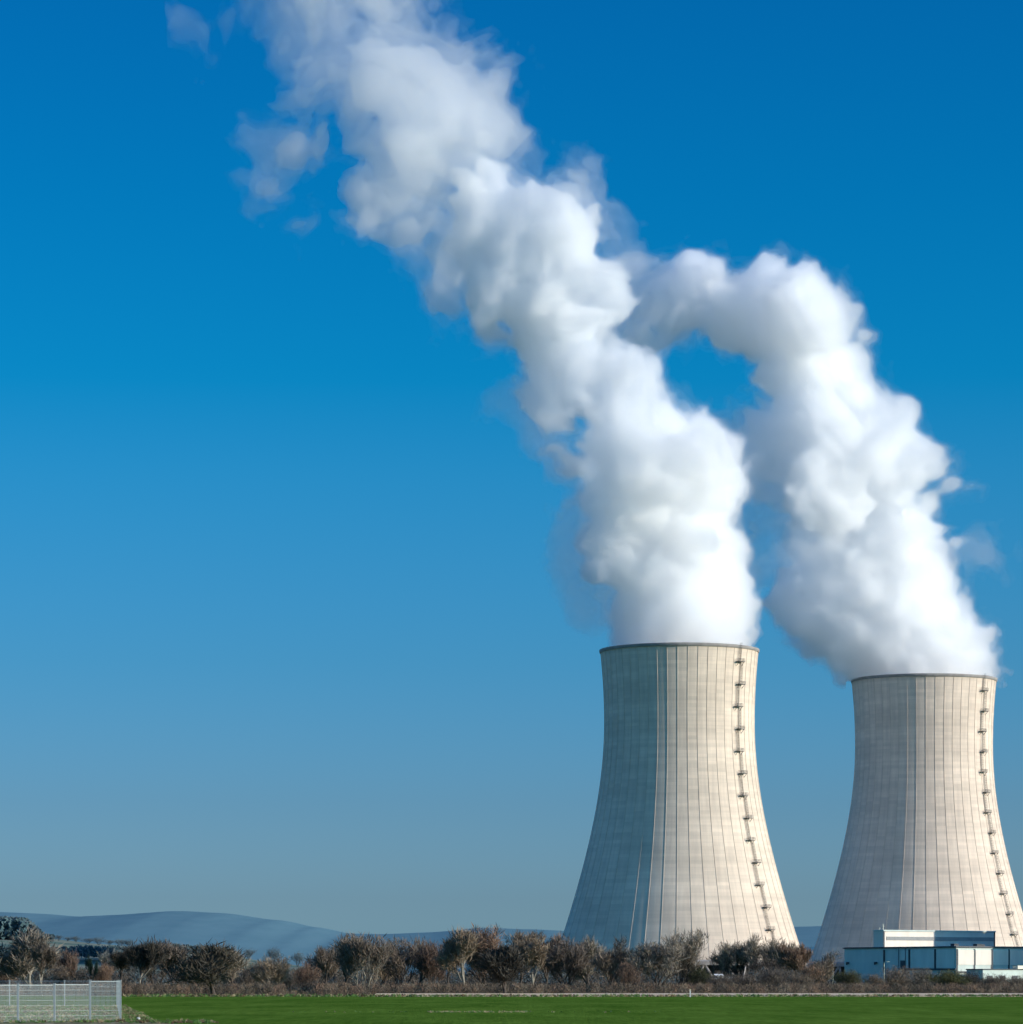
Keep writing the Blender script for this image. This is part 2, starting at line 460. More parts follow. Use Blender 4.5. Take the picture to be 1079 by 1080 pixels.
for (x, y, w_, h_) in ((-.3, 29.4, 2.6, 2.9), ):
    m = MB(); m.box(x, 0, y, y+w_, 7.5, 7.5+h_); m.build('door', M['dark_trim'], hall)
    m = MB(); m.box(x-.9, 0, y-1, y+w_+1, 7.1, 7.35); m.tube([(x-.9, y-1, 7.3), (x-.9, y-1, 8.4), (x-.9, y+w_+1, 8.4), (x-.9, y+w_+1, 7.3)], [.06]*4, 4); m.build('balcony', M['steel'], hall)
for y in (29.0, 33.0): 
    m = MB(); m.tube([(-.35, y, .3), (-.35, y, HH)], [.12, .12], 6); m.build('downpipe', M['dark_trim'], hall)
for y in (46, 63):
    m = MB(); m.box(-.5, 0, y, y+1.0, 9.2, 9.9); m.tube([(-.9, y+.5, 9.9), (-.9, y+.5, 8.7)], [.3, .35], 6); m.build('wall_lamp', M['dark_trim'], hall)
# raised roof storey, set back
rs = MB(); RX0, RX1, RY0, RY1, RZ1 = .2, 59.5, 42.5, 48.5, 22.0
rs.box(RX0, RX1, RY0, RY1, HH+.5, RZ1); pz = rs.build('roof_storey', M['white_clad'], hall)
m = MB(); m.box(RX0-.25, RX1+.3, RY0-.35, RY1+.3, RZ1, RZ1+.55); m.build('parapet', M['grey_clad'], pz)
m = MB(); m.box(RX0+1.5, RX1-.6, RY0-.2, RY0, HH+3.2, HH+4.6); m.build('window_band', simple('louvre_band', (.30, .31, .30), .1, .5), pz)
m = MB(); m.box(RX0-.12, RX0+.5, RY0-.15, RY0, HH+.5, RZ1); m.box(RX1-.5, RX1+.1, RY0-.15, RY0, HH+.5, RZ1); m.build('corner_trim', M['dark_trim'], pz)
for (x, y, h_) in ((1.5, 44, 2.4), (3.0, 46, 3.2), (0.8, 45.5, 1.6)):
    m = MB(); m.tube([(x, y, RZ1), (x, y, RZ1+h_)], [.09, .05], 5); m.tube([(x-.5, y, RZ1+h_*.8), (x+.5, y, RZ1+h_*.8)], [.05, .05], 4); m.build('antenna', M['pale_metal'], pz)
for (x, y) in ((4.5, 6), (20, 10), (33, 22), (50, 8)):
    m = MB(); m.box(x, x+2.2, y, y+2.2, HH+.5, HH+1.3); m.box(x-.2, x+2.4, y-.2, y+2.4, HH+1.3, HH+1.5); m.build('roof_vent', M['dark_trim'], hall)

# low annex in front
ax = empty('annex', C0+tv*6+nv*15, TH, label='low blue grey annex with white sunlit end, in front of the white hall', cat='annex')
m = MB(); m.box(-6, 46, 0, 9, 0, 6.6); m.build('wall', M['grey_clad'], ax)
m = MB(); m.box(24, 45, -.2, 0, 1.5, 6.1); m.build('white_panel', M['white_clad'], ax)
m = MB(); m.box(-6.3, 46.3, -.3, 9.3, 6.6, 7.0); m.build('roof', M['dark_trim'], ax)
for k in range(4):
    m = MB(); m.box(-4+k*6.5, -1+k*6.5, -.12, 0, 2.2, 4.4); m.build('window', M['dark_trim'], ax)
m = MB(); m.box(14, 17, 2, 5, 7.0, 8.3); m.build('roof_vent', M['pale_metal'], ax)

# blocks added out of view past the right edge, shaped to shade the hall
def shade_block(name, A, k, wdt, dep, h, label, cat, lean=0):
    p = A+SH*k
    b = empty(name, p, 0, label=label, cat=cat)
    m = MB(); n0 = len(m.v); m.box(0, wdt, 0, dep, 0, h)
    m.v = [(x+(lean if z > 1 and x < 1 else 0), y, z) for x, y, z in m.v]
    m.build('wall', M['grey_clad'], b)
    m = MB(); m.box(lean-.5, wdt+.5, -.5, dep+.5, h, h+.6); m.build('roof', M['dark_trim'], b)
    for j in range(5):
        m = MB(); m.box(6+j*6, 9+j*6, -.15, 0, h*.5, h*.5+2.5); m.build('window', M['dark_trim'], b)
    return b
A = C0+tv*18.7
shade_block('low_shade_block', A, 50, 45, 22, 31, 'unseen grey block added beside the right end of the hall to shade its facade', 'building')  # added occluder, out of view: shades the right part of the long facade
B = C0+tv*25.5+uv_*42.5
shade_block('tall_shade_block', B, 72, 45, 12, 46.5, 'tall unseen grey block added to shade the roof storey of the hall', 'building', 3)  # added occluder, out of view, leaning edge shaped for the roof storey shadow
# domed building: its round shadow lies on the foot of the left tower
D = Vector((114, DL-33, 0))+SH*152
db = empty('domed_building', D, 0, label='round concrete building with a hemispherical dome right of the towers', cat='building')
m = MB(); m.lathe([(27, 0), (27, 26)], 72); m.build('wall', M['column'], db, smooth=True)
m = MB(); m.lathe([(27.4, 26)]+[(27.4*math.cos(R(a)), 26+27.4*math.sin(R(a))) for a in range(5, 90, 5)]+[(.1, 53.4)], 72); m.build('dome', M['column'], db, smooth=True)

# small things in the compound
def lamp(px, d, top, label, arm=1):
    h = wz(top, d); o = empty('street_lamp', (wx(px, d), d, 0), label=label, cat='street lamp', group='lamp posts in front of the hall')
    m = MB(); m.tube([(0, 0, 0), (0, 0, h*.5), (0, 0, h-.2)], [.22, .16, .11], 8); m.build('pole', M['pale_metal'], o)
    m = MB(); m.tube([(0, 0, h-.25), (arm*.5, -.2, h), (arm*1.2, -.3, h+.05)], [.08, .07, .06], 6); m.build('arm', M['pale_metal'], o)
    m = MB(); m.box(min(arm*1.0, arm*2.0), max(arm*1.0, arm*2.0), -.55, -.1, h-.08, h+.14); m.build('lamp_head', M['pale_metal'], o)
lamp(878.5, 1290, 1014.5, 'pale lamp post left of the hall, near the foot of the right tower', -1)
lamp(932.5, 1290, 1014.5, 'pale lamp post in front of the shaded end wall of the hall', 1)
def cabin(px, d, z, w_, h_, label):
    o = empty('cabin', (wx(px, d), d, 0), R(20), label=label, cat='cabin', group=None)
    m = MB(); m.box(-w_/2, w_/2, -1.5, 1.5, .15, z); m.build('wall', simple('cabin_wall', (.7, .7, .68), .05, .5), o)
    m = MB(); m.quad((-w_/2-.3, -1.9, z), (w_/2+.3, -1.9, z), (w_/2+.3, 0, z+h_), (-w_/2-.3, 0, z+h_)); m.quad((-w_/2-.3, 0, z+h_), (w_/2+.3, 0, z+h_), (w_/2+.3, 1.9, z), (-w_/2-.3, 1.9, z)); m.build('roof', simple('cabin_roof', (.85, .86, .86), .03, .5), o)
    m = MB(); m.box(-.5, .5, -1.56, -1.5, .15, z*.8); m.build('door', M['dark_trim'], o)
cabin(757.5, 1330, wz(1029.5, 1330), 3.0, .8, 'small white roofed cabin among the bushes below the left tower, highest of the three')
cabin(769, 1320, wz(1032.5, 1320), 4.0, .7, 'white roofed cabin at the foot of the left tower, middle of the three')
cabin(776, 1300, wz(1034.5, 1300), 2.2, .7, 'narrow white roofed cabin at the foot of the left tower, right of the three')


# ------------------------------------------------------------------ mesh fence enclosure
M['galv'] = simple('galvanised_wire', (.38, .42, .41), .08, 5, .4, .15, .5)
FENCE_LABEL = 'white galvanised double wire mesh fence around rough ground, near left corner'
fence = empty('mesh_fence', (wx(58, 211), 211, 0), label='galvanised wire mesh fence enclosing rough grass in the lower left corner', cat='fence')
f0 = Vector(fence.location)
def fence_run(pts, hs, post_flags=None, pitch=.055):
    for i, (p, q) in enumerate(zip(pts, pts[1:])):
        a = Vector((p[0], p[1], .12))-f0; b = Vector((q[0], q[1], .12))-f0
        d = (b-a); L = d.length; d.normalize(); h = hs[i]; m = MB()
        nrm = Vector((-d.y, d.x, 0))*.012
        nv_ = int(L/pitch)
        for k in range(1, nv_):
            c = a+d*(L*k/nv_); m.quad(tuple(c-d*.005+Vector((0,0,.06))), tuple(c+d*.005+Vector((0,0,.06))), tuple(c+d*.005+Vector((0, 0, h))), tuple(c-d*.005+Vector((0, 0, h))))
        nh = int(round(h/.3))
        for k in range(nh+1):
            z = .06+(h-.06)*k/nh; th = .007 if k < nh else .02
            for sg in (1,):
                o_ = nrm*sg
                m.quad(tuple(a+o_+Vector((0, 0, z-th))), tuple(b+o_+Vector((0, 0, z-th))), tuple(b+o_+Vector((0, 0, z+th))), tuple(a+o_+Vector((0, 0, z+th))))
        m.build('mesh_panel', M['galv'], fence)
    for i, p in enumerate(pts):
        if post_flags and not post_flags[i]: continue
        h = max(hs[max(0, i-1)], hs[min(i, len(hs)-1)])+.08
        x, y = p[0]-f0.x, p[1]-f0.y
        m = MB(); m.box(x-.055, x+.055, y-.06, y+.06, -.05, h+.1); po = m.build('post', M['galv'], fence)
        m = MB(); m.box(x-.07, x+.07, y-.075, y+.075, h+.1, h+.13); m.build('cap', M['galv'], po)
def fp(px, d): return (wx(px, d), d)
fence_run([fp(-58, 203), fp(-20, 205), fp(19, 207), fp(57.5, 209), fp(95, 211), fp(127, 214)], [2.2, 2.2, 2.2, 2.22, 2.42])
fence_run([fp(-50, 334), fp(10, 332), fp(68, 331), fp(123.5, 330)], [2.42, 2.42, 2.42])
fence_run([fp(127, 214), fp(126, 243), fp(125, 272), fp(124.2, 301), fp(123.5, 330)], [2.42]*4, [0, 1, 1, 1, 0], .6)

# marker post and white stones at the field edge
def stone(px, d, r, label):
    m = MB(); rnd = random.Random(int(px)); 
    prof = [(r*.7, -.05), (r, r*.35), (r*.85, r*.8), (r*.4, r*1.1), (.02, r*1.18)]
    m.lathe(prof, 9); m.v = [(x*(1+rnd.uniform(-.15, .15)), y*(1+rnd.uniform(-.15, .15)), z) for x, y, z in m.v]
    o = m.build('stone', simple('pale_stone', (.6, .58, .52), .1, 3), label=label, cat='stone'); o.location = (wx(px, d), d, .1)
stone(146, 219, .17, 'white stone lying on bare soil right of the wire mesh fence')
m = MB(); mk = empty('marker_post', (wx(728, 545), 545, 0), label='short white marker post at the far edge of the green field', cat='post')
m.box(-.09, .09, -.09, .09, 0, 1.0); m.build('post', simple('white_paint', (.75, .75, .7), .05, 3), mk)
m = MB(); m.box(-.11, .11, -.11, .11, 1.0, 1.2); m.build('cap', simple('cream_cap', (.7, .62, .4), .05, 3), mk)


# ------------------------------------------------------------------ trees
def twig_mat(name, a, b):
    t = NT(name, .9, .1)
    oi = t.n('ShaderNodeObjectInfo')
    f = t.noise(t.mapping(), .35, 3)
    c = t.ramp(f, [(.3, a), (.7, b)])
    c = t.mix(c, t.ramp(oi.outputs['Random'], [(0, (.7, .72, .78)), (1, (1.25, 1.2, 1.1))]), 1, 'MULTIPLY')
    return t.color(c)
TW = {
 'brown': twig_mat('brown_twigs', (.165, .13, .097), (.255, .205, .155)),
 'grey': twig_mat('grey_brown_twigs', (.175, .152, .122), (.27, .235, .19)),
 'red': twig_mat('reddish_twigs', (.165, .11, .08), (.245, .165, .12)),
 'brush': twig_mat('dark_brush', (.09, .072, .058), (.145, .115, .09)),
 'dark': twig_mat('dark_twigs', (.055, .05, .042), (.095, .085, .068)),
 'green': twig_mat('olive_twigs', (.08, .085, .04), (.13, .13, .06)),
 'haze': twig_mat('haze_tinted_twigs', (.10, .135, .15), (.14, .18, .185)),  # distance haze painted into the twig colour
 'mist': twig_mat('mist_tinted_twigs', (.14, .15, .145), (.21, .215, .20)),  # paler because haze is painted into the base colour
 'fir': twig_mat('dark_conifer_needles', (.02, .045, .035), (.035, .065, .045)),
 'hazefir': twig_mat('haze_tinted_conifers', (.075, .135, .145), (.10, .165, .17)),  # needle colour with the distance haze painted in
}
BK = {'pale': simple('pale_bark', (.27, .24, .19), .25, 3, .9), 'dark': simple('dark_bark', (.07, .055, .045), .3, 3, .9), 'haze': simple('haze_tinted_bark', (.10, .13, .14), .2, 1, .9)}  # the haze bark has its distance haze painted in as colour

def gen_tree(seed, H, W, style, bark, twig, ntw=3600):
    """returns (wood mesh, twig mesh). style: round, vase, column, bush, spread"""
    r = random.Random(seed); wood = MB(); tw = MB()
    tips = []
    def rv(s): return Vector((r.uniform(-s, s), r.uniform(-s, s), r.uniform(-s, s)))
    def env(p):                              # inside the crown envelope?
        u = p.z/H; q = math.hypot(p.x, p.y)/(W/2)
        if u > 1 or u < 0: return False
        if style == 'column': lim = math.sin(min(1, u*1.15+.12)*math.pi)**.5 if u < .9 else .35
        elif style == 'vase': lim = .25+u*.9 if u < .75 else math.sqrt(max(0, 1-((u-.75)/.27)**2))
        elif style == 'spread': lim = .2+2.6*u if u < .35 else math.sqrt(max(0, 1-((u-.4)/.5)**2))
        elif style == 'bush': lim = math.sqrt(max(0, 1-max(0, (u-.25)/.77)**2))
        else: lim = math.sqrt(max(.02, 1-((u-.5)/.52)**2)) if u > .06 else .25
        return q < lim*(1+.18*math.sin(3*math.atan2(p.y, p.x)+seed)+.1*math.sin(7*math.atan2(p.y, p.x)+2*seed))
    def grow(p, d, L, rad_, lev):
        n = 4; pts = [p.copy()]; rr = [rad_]; q = p.copy(); dd = d.copy()
        for k in range(n):
            dd = (dd+rv(.16)+Vector((0, 0, .07 if lev > 1 else .02))).normalized()
            q = q+dd*(L/n); pts.append(q.copy()); rr.append(rad_*(1-.5*(k+1)/n))
            if lev > 0 and not env(q): break
        wood.tube(pts, rr, 5 if lev < 2 else 3, 0, False)
        if lev >= 2: tips.extend((pts[k], dd) for k in range(1, len(pts)))
        if lev >= 4 or rad_ < .012: tips.append((pts[-1], dd)); return
        nb = r.randint(3, 4) if lev < 3 else r.randint(2, 3)
        for k in range(nb):
            u = r.uniform(.35, 1) if k else 1
            b = pts[min(len(pts)-1, max(1, int(round(u*(len(pts)-1)))))]
            side = rv(1); side = (side-dd*side.dot(dd)).normalized()
            sp = {'column': .45, 'vase': .6, 'spread': 1.0, 'bush': .9}.get(style, .8)
            grow(b, (dd+side*sp*r.uniform(.6, 1.3)+Vector((0, 0, .15))).normalized(), L*r.uniform(.6, .85), rad_*r.uniform(.45, .66), lev+1)
    stems = {'bush': 9, 'vase': 4}.get(style, 1)
    for k in range(stems):
        a = r.uniform(0, 6.28); t = .35 if stems > 1 else .05
        o = Vector((math.cos(a), math.sin(a), 0))*(W*.02 if stems > 1 else 0)
        L = H*{'column': .30, 'bush': .30, 'vase': .24, 'spread': .15}.get(style, .2)
        grow(o+Vector((0, 0, -.2)), Vector((math.cos(a)*t, math.sin(a)*t, 1)).normalized(), L, H*(.011 if stems > 1 else .018), 0)
    good = [x for x in tips if env(x[0])] or tips
    # low suckers and leader twigs
    cl = [good[r.randrange(len(good))] for _ in range(max(30, ntw//26))]
    cnt = 0
    while cnt < ntw:
        b, d = cl[r.randrange(len(cl))] if r.random() < .55 else good[r.randrange(len(good))]
        p = b+rv(W*.035)
        dr = (d*.5+rv(.8)+Vector((0, 0, .5))).normalized(); L = r.uniform(.4, 1.15)*(.5+H*.045)
        e = p+dr*L
        if not env(p*r.uniform(.86, 1.16)): continue
        s = dr.cross(rv(1)).normalized()*r.uniform(.007, .018)*(.5+H*.05)
        mid = p+dr*L*.5+rv(.08)*L
        tw.tri(tuple(p-s), tuple(p+s), tuple(mid+s*.6)); tw.tri(tuple(p-s), tuple(mid+s*.6), tuple(e))
        cnt += 2
    zs_ = sorted(v[2] for v in tw.v); top = zs_[int(len(zs_)*.995)]
    rs_ = sorted(math.hypot(v[0], v[1]) for v in tw.v); rr = rs_[int(len(rs_)*.97)]
    kz, kr = H/top, (W/2)/rr
    for g_ in (wood, tw): g_.v = [(v[0]*kr, v[1]*kr, v[2]*kz) for v in g_.v]
    return wood.mesh('trunk', [BK[bark]], True), tw.mesh('crown', [TW[twig]])

PROTO = {}
def tree(px, d, top, wpx, style, bark, twig, label, group=None, variant=0, name='bare_tree', cat='tree', ntw=3600, z0=0.0, base=None):
    h = wz(top, d)-z0; wd = wpx*d/F
    asp = wd/h
    key = (style, bark, twig, variant, round(asp*2)/2, ntw)
    if key not in PROTO:
        a = max(.3, key[4]); PROTO[key] = gen_tree(hash(str(key)) % 1 + sum(map(ord, style+twig))+variant*17, 11.0, 11.0*a, style, bark, twig, ntw) + (11.0, 11.0*a)
    wm, tm, ph, pw = PROTO[key]
    o = empty(name, (wx(px, d), d, z0-.05), random.Random(int(px*7+d)).uniform(0, 6.28), label=label, cat=cat, group=group)
    s_ = h/ph; sw = wd/pw
    o.scale = (sw, sw, s_)
    for nm, me in (('trunk', wm), ('crown', tm)):
        c_ = bpy.data.objects.new(nm, me); col.objects.link(c_); c_.parent = o
    return o

G1 = 'bare trees in the belt behind the field'
T_ = [ # px, dist, top, width, style, bark, twig, variant, label
 (6, 700, 1012, 44, 'bush', 'dark', 'red', 0, 'reddish bare shrub cut by the left edge of the photo, behind the fence'),
 (22, 760, 1005, 40, 'round', 'dark', 'grey', 1, 'grey bare tree behind the pale trunked tree at the far left'),
 (33, 610, 989, 62, 'round', 'pale', 'grey', 0, 'tall bare tree with a pale forked trunk seen through the fence'),
 (44, 600, 1001, 24, 'column', 'pale', 'brown', 1, 'slender leaning pale stemmed tree beside the pale forked trunk'),
 (62, 690, 1018, 30, 'bush', 'dark', 'brown', 1, 'low brown thicket between the pale trunks and the small dark conifer'),
 (80, 720, 1010, 34, 'round', 'dark', 'red', 1, 'rusty brown bare tree just left of the small dark conifer'),
 (112, 700, 1014, 30, 'bush', 'dark', 'red', 1, 'rusty brown shrub above the right end of the fence'),
 (130, 640, 1010, 24, 'column', 'dark', 'dark', 0, 'dark narrow tree just right of the fence'),
 (146, 630, 999, 40, 'round', 'pale', 'dark', 1, 'dark bare tree with a pale trunk streak right of the fence'),
 (166, 680, 1001, 42, 'vase', 'dark', 'brown', 0, 'tan brown bushy tree between the pale streaked tree and the dark spreading tree'),
 (183, 660, 1000, 40, 'round', 'dark', 'brown', 2, 'broad tan crown left of the dark spreading tree'),
 (200, 690, 1011, 30, 'bush', 'dark', 'brown', 2, 'low brown shrub tucked against the dark spreading tree on its left'),
 (226, 575, 1003, 62, 'spread', 'dark', 'dark', 0, 'dark wide spreading tree standing alone at the field edge, left half'),
 (246, 650, 1008, 30, 'round', 'dark', 'grey', 0, 'grey bare tree just right of the dark spreading tree'),
 (266, 660, 1018, 32, 'bush', 'dark', 'brown', 0, 'low brown bush below the hazy round trees on the rise'),
 (285, 620, 1016, 36, 'vase', 'pale', 'brown', 1, 'pale stemmed vase shaped bush left of the gap in the tree belt'),
 (306, 680, 1024, 26, 'bush', 'dark', 'grey', 1, 'low grey shrub in the gap of the tree belt'),
 (324, 640, 1015, 32, 'bush', 'dark', 'red', 2, 'dark reddish rounded bush right of the gap in the tree belt'),
 (342, 690, 1006, 34, 'round', 'dark', 'brown', 0, 'brown tree at the left shoulder of the long tree belt'),
 (363, 720, 999, 40, 'round', 'dark', 'grey', 2, 'blue grey bare tree left of the tallest crown of the middle belt'),
 (382, 620, 992, 48, 'vase', 'pale', 'brown', 2, 'tall fan shaped brown tree with several pale stems'),
 (404, 700, 999, 36, 'round', 'dark', 'brown', 1, 'brown tree right of the tall fan shaped tree'),
 (424, 650, 997, 44, 'vase', 'dark', 'brown', 0, 'sunlit brown fan shaped tree in the middle of the belt'),
 (441, 690, 1000, 34, 'round', 'dark', 'grey', 1, 'greyish crown between two brown fan shaped trees'),
 (456, 640, 999, 36, 'vase', 'dark', 'red', 1, 'reddish fan shaped tree left of the tall twin crowns'),
 (472, 670, 996, 30, 'column', 'dark', 'dark', 1, 'dark narrow ivy clad tree left of the tall twin crowns'),
 (490, 630, 988, 46, 'round', 'pale', 'brown', 2, 'left of the two tall crowns behind the dark field edge tree'),
 (515, 650, 985, 50, 'vase', 'dark', 'red', 0, 'right of the two tall crowns behind the dark field edge tree'),
 (532, 574, 1004, 48, 'spread', 'dark', 'dark', 1, 'dark low tree with a bent trunk standing on the track, middle of the photo'),
 (548, 680, 990, 36, 'round', 'dark', 'brown', 0, 'brown crown just right of the dark low tree on the track'),
 (563, 640, 991, 34, 'column', 'pale', 'brown', 0, 'narrow brown tree with a pale stem left of the large tower'),
 (577, 690, 995, 34, 'round', 'dark', 'red', 2, 'reddish crown touching the left foot of the large tower'),
 (597, 650, 994, 42, 'vase', 'dark', 'brown', 1, 'brown fan shaped tree overlapping the left edge of the large tower'),
 (622, 670, 997, 42, 'round', 'dark', 'grey', 0, 'grey brown tree against the blue shaded flank of the large tower'),
 (643, 640, 998, 38, 'round', 'dark', 'brown', 1, 'rounded brown tree against the shaded flank of the large tower'),
 (661, 620, 1012, 30, 'bush', 'dark', 'red', 0, 'rust red shrub left of the big fan shaped shrub'),
 (690, 600, 996, 52, 'vase', 'dark', 'grey', 1, 'big fan shaped shrub of pale twigs in front of the sunlit tower'),
 (713, 640, 989, 44, 'vase', 'dark', 'grey', 2, 'tallest pale twigged tree in front of the large tower'),
 (736, 640, 1020, 34, 'bush', 'dark', 'green', 0, 'olive bush below the centre of the large tower'),
 (760, 620, 1027, 34, 'bush', 'dark', 'brown', 1, 'low brown bush directly in front of the white roofed cabins'),
 (785, 640, 1027, 36, 'bush', 'dark', 'brown', 2, 'low brown bush just right of the white roofed cabins'),
 (760, 1432, 1002, 20, 'vase', 'dark', 'grey', 0, 'small thin tree against the tower, leftmost of the sunlit row'),
 (771, 1425, 1000, 20, 'vase', 'dark', 'grey', 1, 'small twiggy tree, second from left in the sunlit row by the tower foot'),
 (784, 1430, 998, 24, 'vase', 'dark', 'grey', 2, 'small twiggy tree, third from left in the sunlit row by the tower foot'),
 (797, 1422, 993, 24, 'round', 'dark', 'grey', 0, 'tallest tree of the sunlit row by the foot of the stair'),
 (812, 1424, 996, 24, 'vase', 'dark', 'grey', 1, 'twiggy tree just right of the foot of the tower stair'),
 (826, 1420, 998, 24, 'round', 'dark', 'grey', 1, 'twiggy tree at the right foot of the large tower'),
 (806, 1200, 1008, 46, 'bush', 'dark', 'brush', 0, 'rounded thicket coloured dark for the dome shadow at the right foot of the large tower'),  # the dome's round shadow is put into its dark colour and outline
 (828, 1190, 1010, 46, 'bush', 'dark', 'brush', 1, 'rounded thicket coloured dark for the dome shadow, bridging the gap between both towers'),  # dark tone carries the same dome shadow, as colour
 (842, 720, 1002, 30, 'round', 'dark', 'red', 0, 'reddish tree standing in the gap between the two towers'),
 (856, 700, 1015, 30, 'bush', 'dark', 'red', 1, 'reddish shrub at the left foot of the right tower'),
 (870, 760, 1012, 34, 'round', 'dark', 'brown', 1, 'brown tree before the shaded left flank of the right tower'),
 (818, 630, 1020, 40, 'bush', 'dark', 'brown', 0, 'brown bush in front of the shadow coloured rounded thicket'),
 (845, 620, 1026, 30, 'bush', 'dark', 'brown', 2, 'brown bush left of the pale lamp post'),
 (896, 640, 1023, 38, 'bush', 'dark', 'green', 1, 'olive brown bush below the blank end wall of the hall'),
 (920, 660, 1027, 30, 'bush', 'dark', 'brown', 1, 'low brown bush left of the second lamp post'),
 (947, 630, 1019, 38, 'bush', 'dark', 'brown', 0, 'rounded brown bush right of the second lamp post'),
 (975, 650, 1021, 36, 'bush', 'dark', 'grey', 0, 'greyish bush in front of the shaded hall panels'),
 (998, 630, 1029, 40, 'vase', 'dark', 'green', 0, 'widest olive brown bush in front of the hall corner'),
 (1026, 650, 1023, 34, 'bush', 'dark', 'dark', 1, 'dark bush below the white hall panels'),
 (1048, 640, 1027, 32, 'bush', 'dark', 'brown', 2, 'low brown bush left of the white annex end'),
 (1073, 630, 1029, 32, 'bush', 'dark', 'brown', 0, 'low brown bush cut by the right edge of the photo'),
]
for (px, d, top, wp, st, bk, tg, vr, lb) in T_:
    bush = st == 'bush'; wp *= 1.05 if bush or d > 1100 else 1.25; top -= 0 if bush else 6
    if d > 1300: wp *= 1.3
    tree(px, d, top, wp, st, bk, tg, lb, G1 if not bush else 'bare bushes in the belt behind the field', vr, 'bare_bush' if bush else 'bare_tree', 'bush' if bush else 'tree', 3600 if d > 1300 else 11000)
for i, (px, top, wp) in enumerate([(60, 1004, 24), (118, 1003, 24), (140, 1005, 26), (205, 1004, 26), (240, 1006, 24), (283, 1009, 26), (300, 1012, 20), (333, 1008, 24), (352, 1001, 26), (393, 998, 28), (414, 1001, 26), (448, 1001, 28),
                                    (466, 999, 26), (500, 995, 26), (538, 996, 30), (570, 998, 26), (588, 1003, 26), (610, 1001, 28), (633, 1004, 26), (655, 1006, 26), (675, 1005, 26)]):
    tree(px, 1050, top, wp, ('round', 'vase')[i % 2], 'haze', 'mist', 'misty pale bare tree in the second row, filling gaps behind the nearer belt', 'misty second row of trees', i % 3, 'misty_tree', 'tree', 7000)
# small conifer
o = tree(97, 690, 1009, 17, 'column', 'dark', 'fir', 'small dark conifer in the tree belt above the fence', None, 0, 'conifer_tree', 'tree', 5200)

# far trees standing along the rise
def hill_z(px, d):                # height of the field hill surface at that bearing and distance
    h = wz(interp(NEARTAB, px), 2300); u = (d-1400)/900
    return h*math.sin(max(0, min(1, u))*math.pi/2)**1.3
FT = [(62, 987, 16), (71, 989, 15), (80, 988, 15), (93, 990, 17), (104, 989, 18), (116, 992, 14), (127, 991, 17), (136, 991, 15), (152, 996, 16), (166, 996, 17), (178, 995, 18), (242, 1001, 15), (262, 1001, 21), (289, 1000, 25), (314, 1004, 19)]
FL = ['first hazy round tree right of the dark wood on the hill', 'second hazy round tree right of the dark wood on the hill', 'third hazy round tree right of the dark wood on the hill',
      'hazy tree fourth from the dark wood on the hill crest', 'broad hazy tree midway along the hill crest row', 'small hazy tree in a dip of the hill crest row', 'hazy tree at the right part of the hill crest row',
      'hazy tree ending the left group on the hill crest', 'small hazy tree above the pale streaked tree', 'hazy tree above the tan bushy tree on the slope', 'hazy tree above the broad tan crown on the slope',
      'small hazy tree right of the dark spreading tree crown', 'hazy round tree on the skyline, left of three', 'broad hazy round tree on the skyline, middle of three', 'hazy round tree on the skyline, right of three above the gap']
for i, ((px, top, wp), lb) in enumerate(zip(FT, FL)):
    d = 2150; z0 = hill_z(px, d)-.8
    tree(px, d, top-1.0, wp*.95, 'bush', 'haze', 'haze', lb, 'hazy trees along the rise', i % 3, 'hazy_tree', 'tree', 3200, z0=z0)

# far wood on the hill: nobody could count its trees
def clump_field(name, n, place, size, mats, kind='stuff', seed=1, tri_per=26, **k):
    r = random.Random(seed); m = MB()
    for i in range(n):
        x, y, z, s_ = place(r); s_ *= size; mi = r.randrange(len(mats))
        for j in range(tri_per):
            u = r.uniform(0, 6.28); q = math.sqrt(r.random())*s_*.5; hh = r.random()
            p = Vector((x+math.cos(u)*q*(1.1-hh*.6), y+math.sin(u)*q*(1.1-hh*.6), z+hh*s_*k.get('tall', 1)))
            a = Vector((r.uniform(-1, 1), r.uniform(-1, 1), r.uniform(.1, 1.5))).normalized()*s_*k.get('leaf', .22); b = a.cross(Vector((r.uniform(-1, 1), r.uniform(-1, 1), .2))).normalized()*s_*k.get('wid', .09)
            m.tri(tuple(p-b), tuple(p+b), tuple(p+a), mi)
    return m.build(name, mats, kind=kind)
def pl(r):
    px = r.uniform(-60, 56); d = r.uniform(2080, 2290); t = 1 if px < 25 else max(.3, (56-px)/31)
    return (wx(px, d), d, hill_z(px, d)-1, t)
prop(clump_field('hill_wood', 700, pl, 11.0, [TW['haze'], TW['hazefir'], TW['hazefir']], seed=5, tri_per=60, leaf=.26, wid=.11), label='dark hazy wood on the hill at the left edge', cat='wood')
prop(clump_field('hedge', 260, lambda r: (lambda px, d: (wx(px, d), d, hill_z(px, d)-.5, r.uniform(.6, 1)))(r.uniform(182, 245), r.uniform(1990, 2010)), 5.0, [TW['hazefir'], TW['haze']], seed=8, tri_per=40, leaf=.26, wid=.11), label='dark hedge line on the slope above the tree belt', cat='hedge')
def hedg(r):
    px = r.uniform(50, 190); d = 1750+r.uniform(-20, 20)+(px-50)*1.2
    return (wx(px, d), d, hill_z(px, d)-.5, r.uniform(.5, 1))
prop(clump_field('hedge', 330, hedg, 5.0, [TW['haze'], TW['hazefir']], seed=18, tri_per=34, leaf=.26, wid=.11), label='hazy scrub line halfway up the hillside fields', cat='hedge')

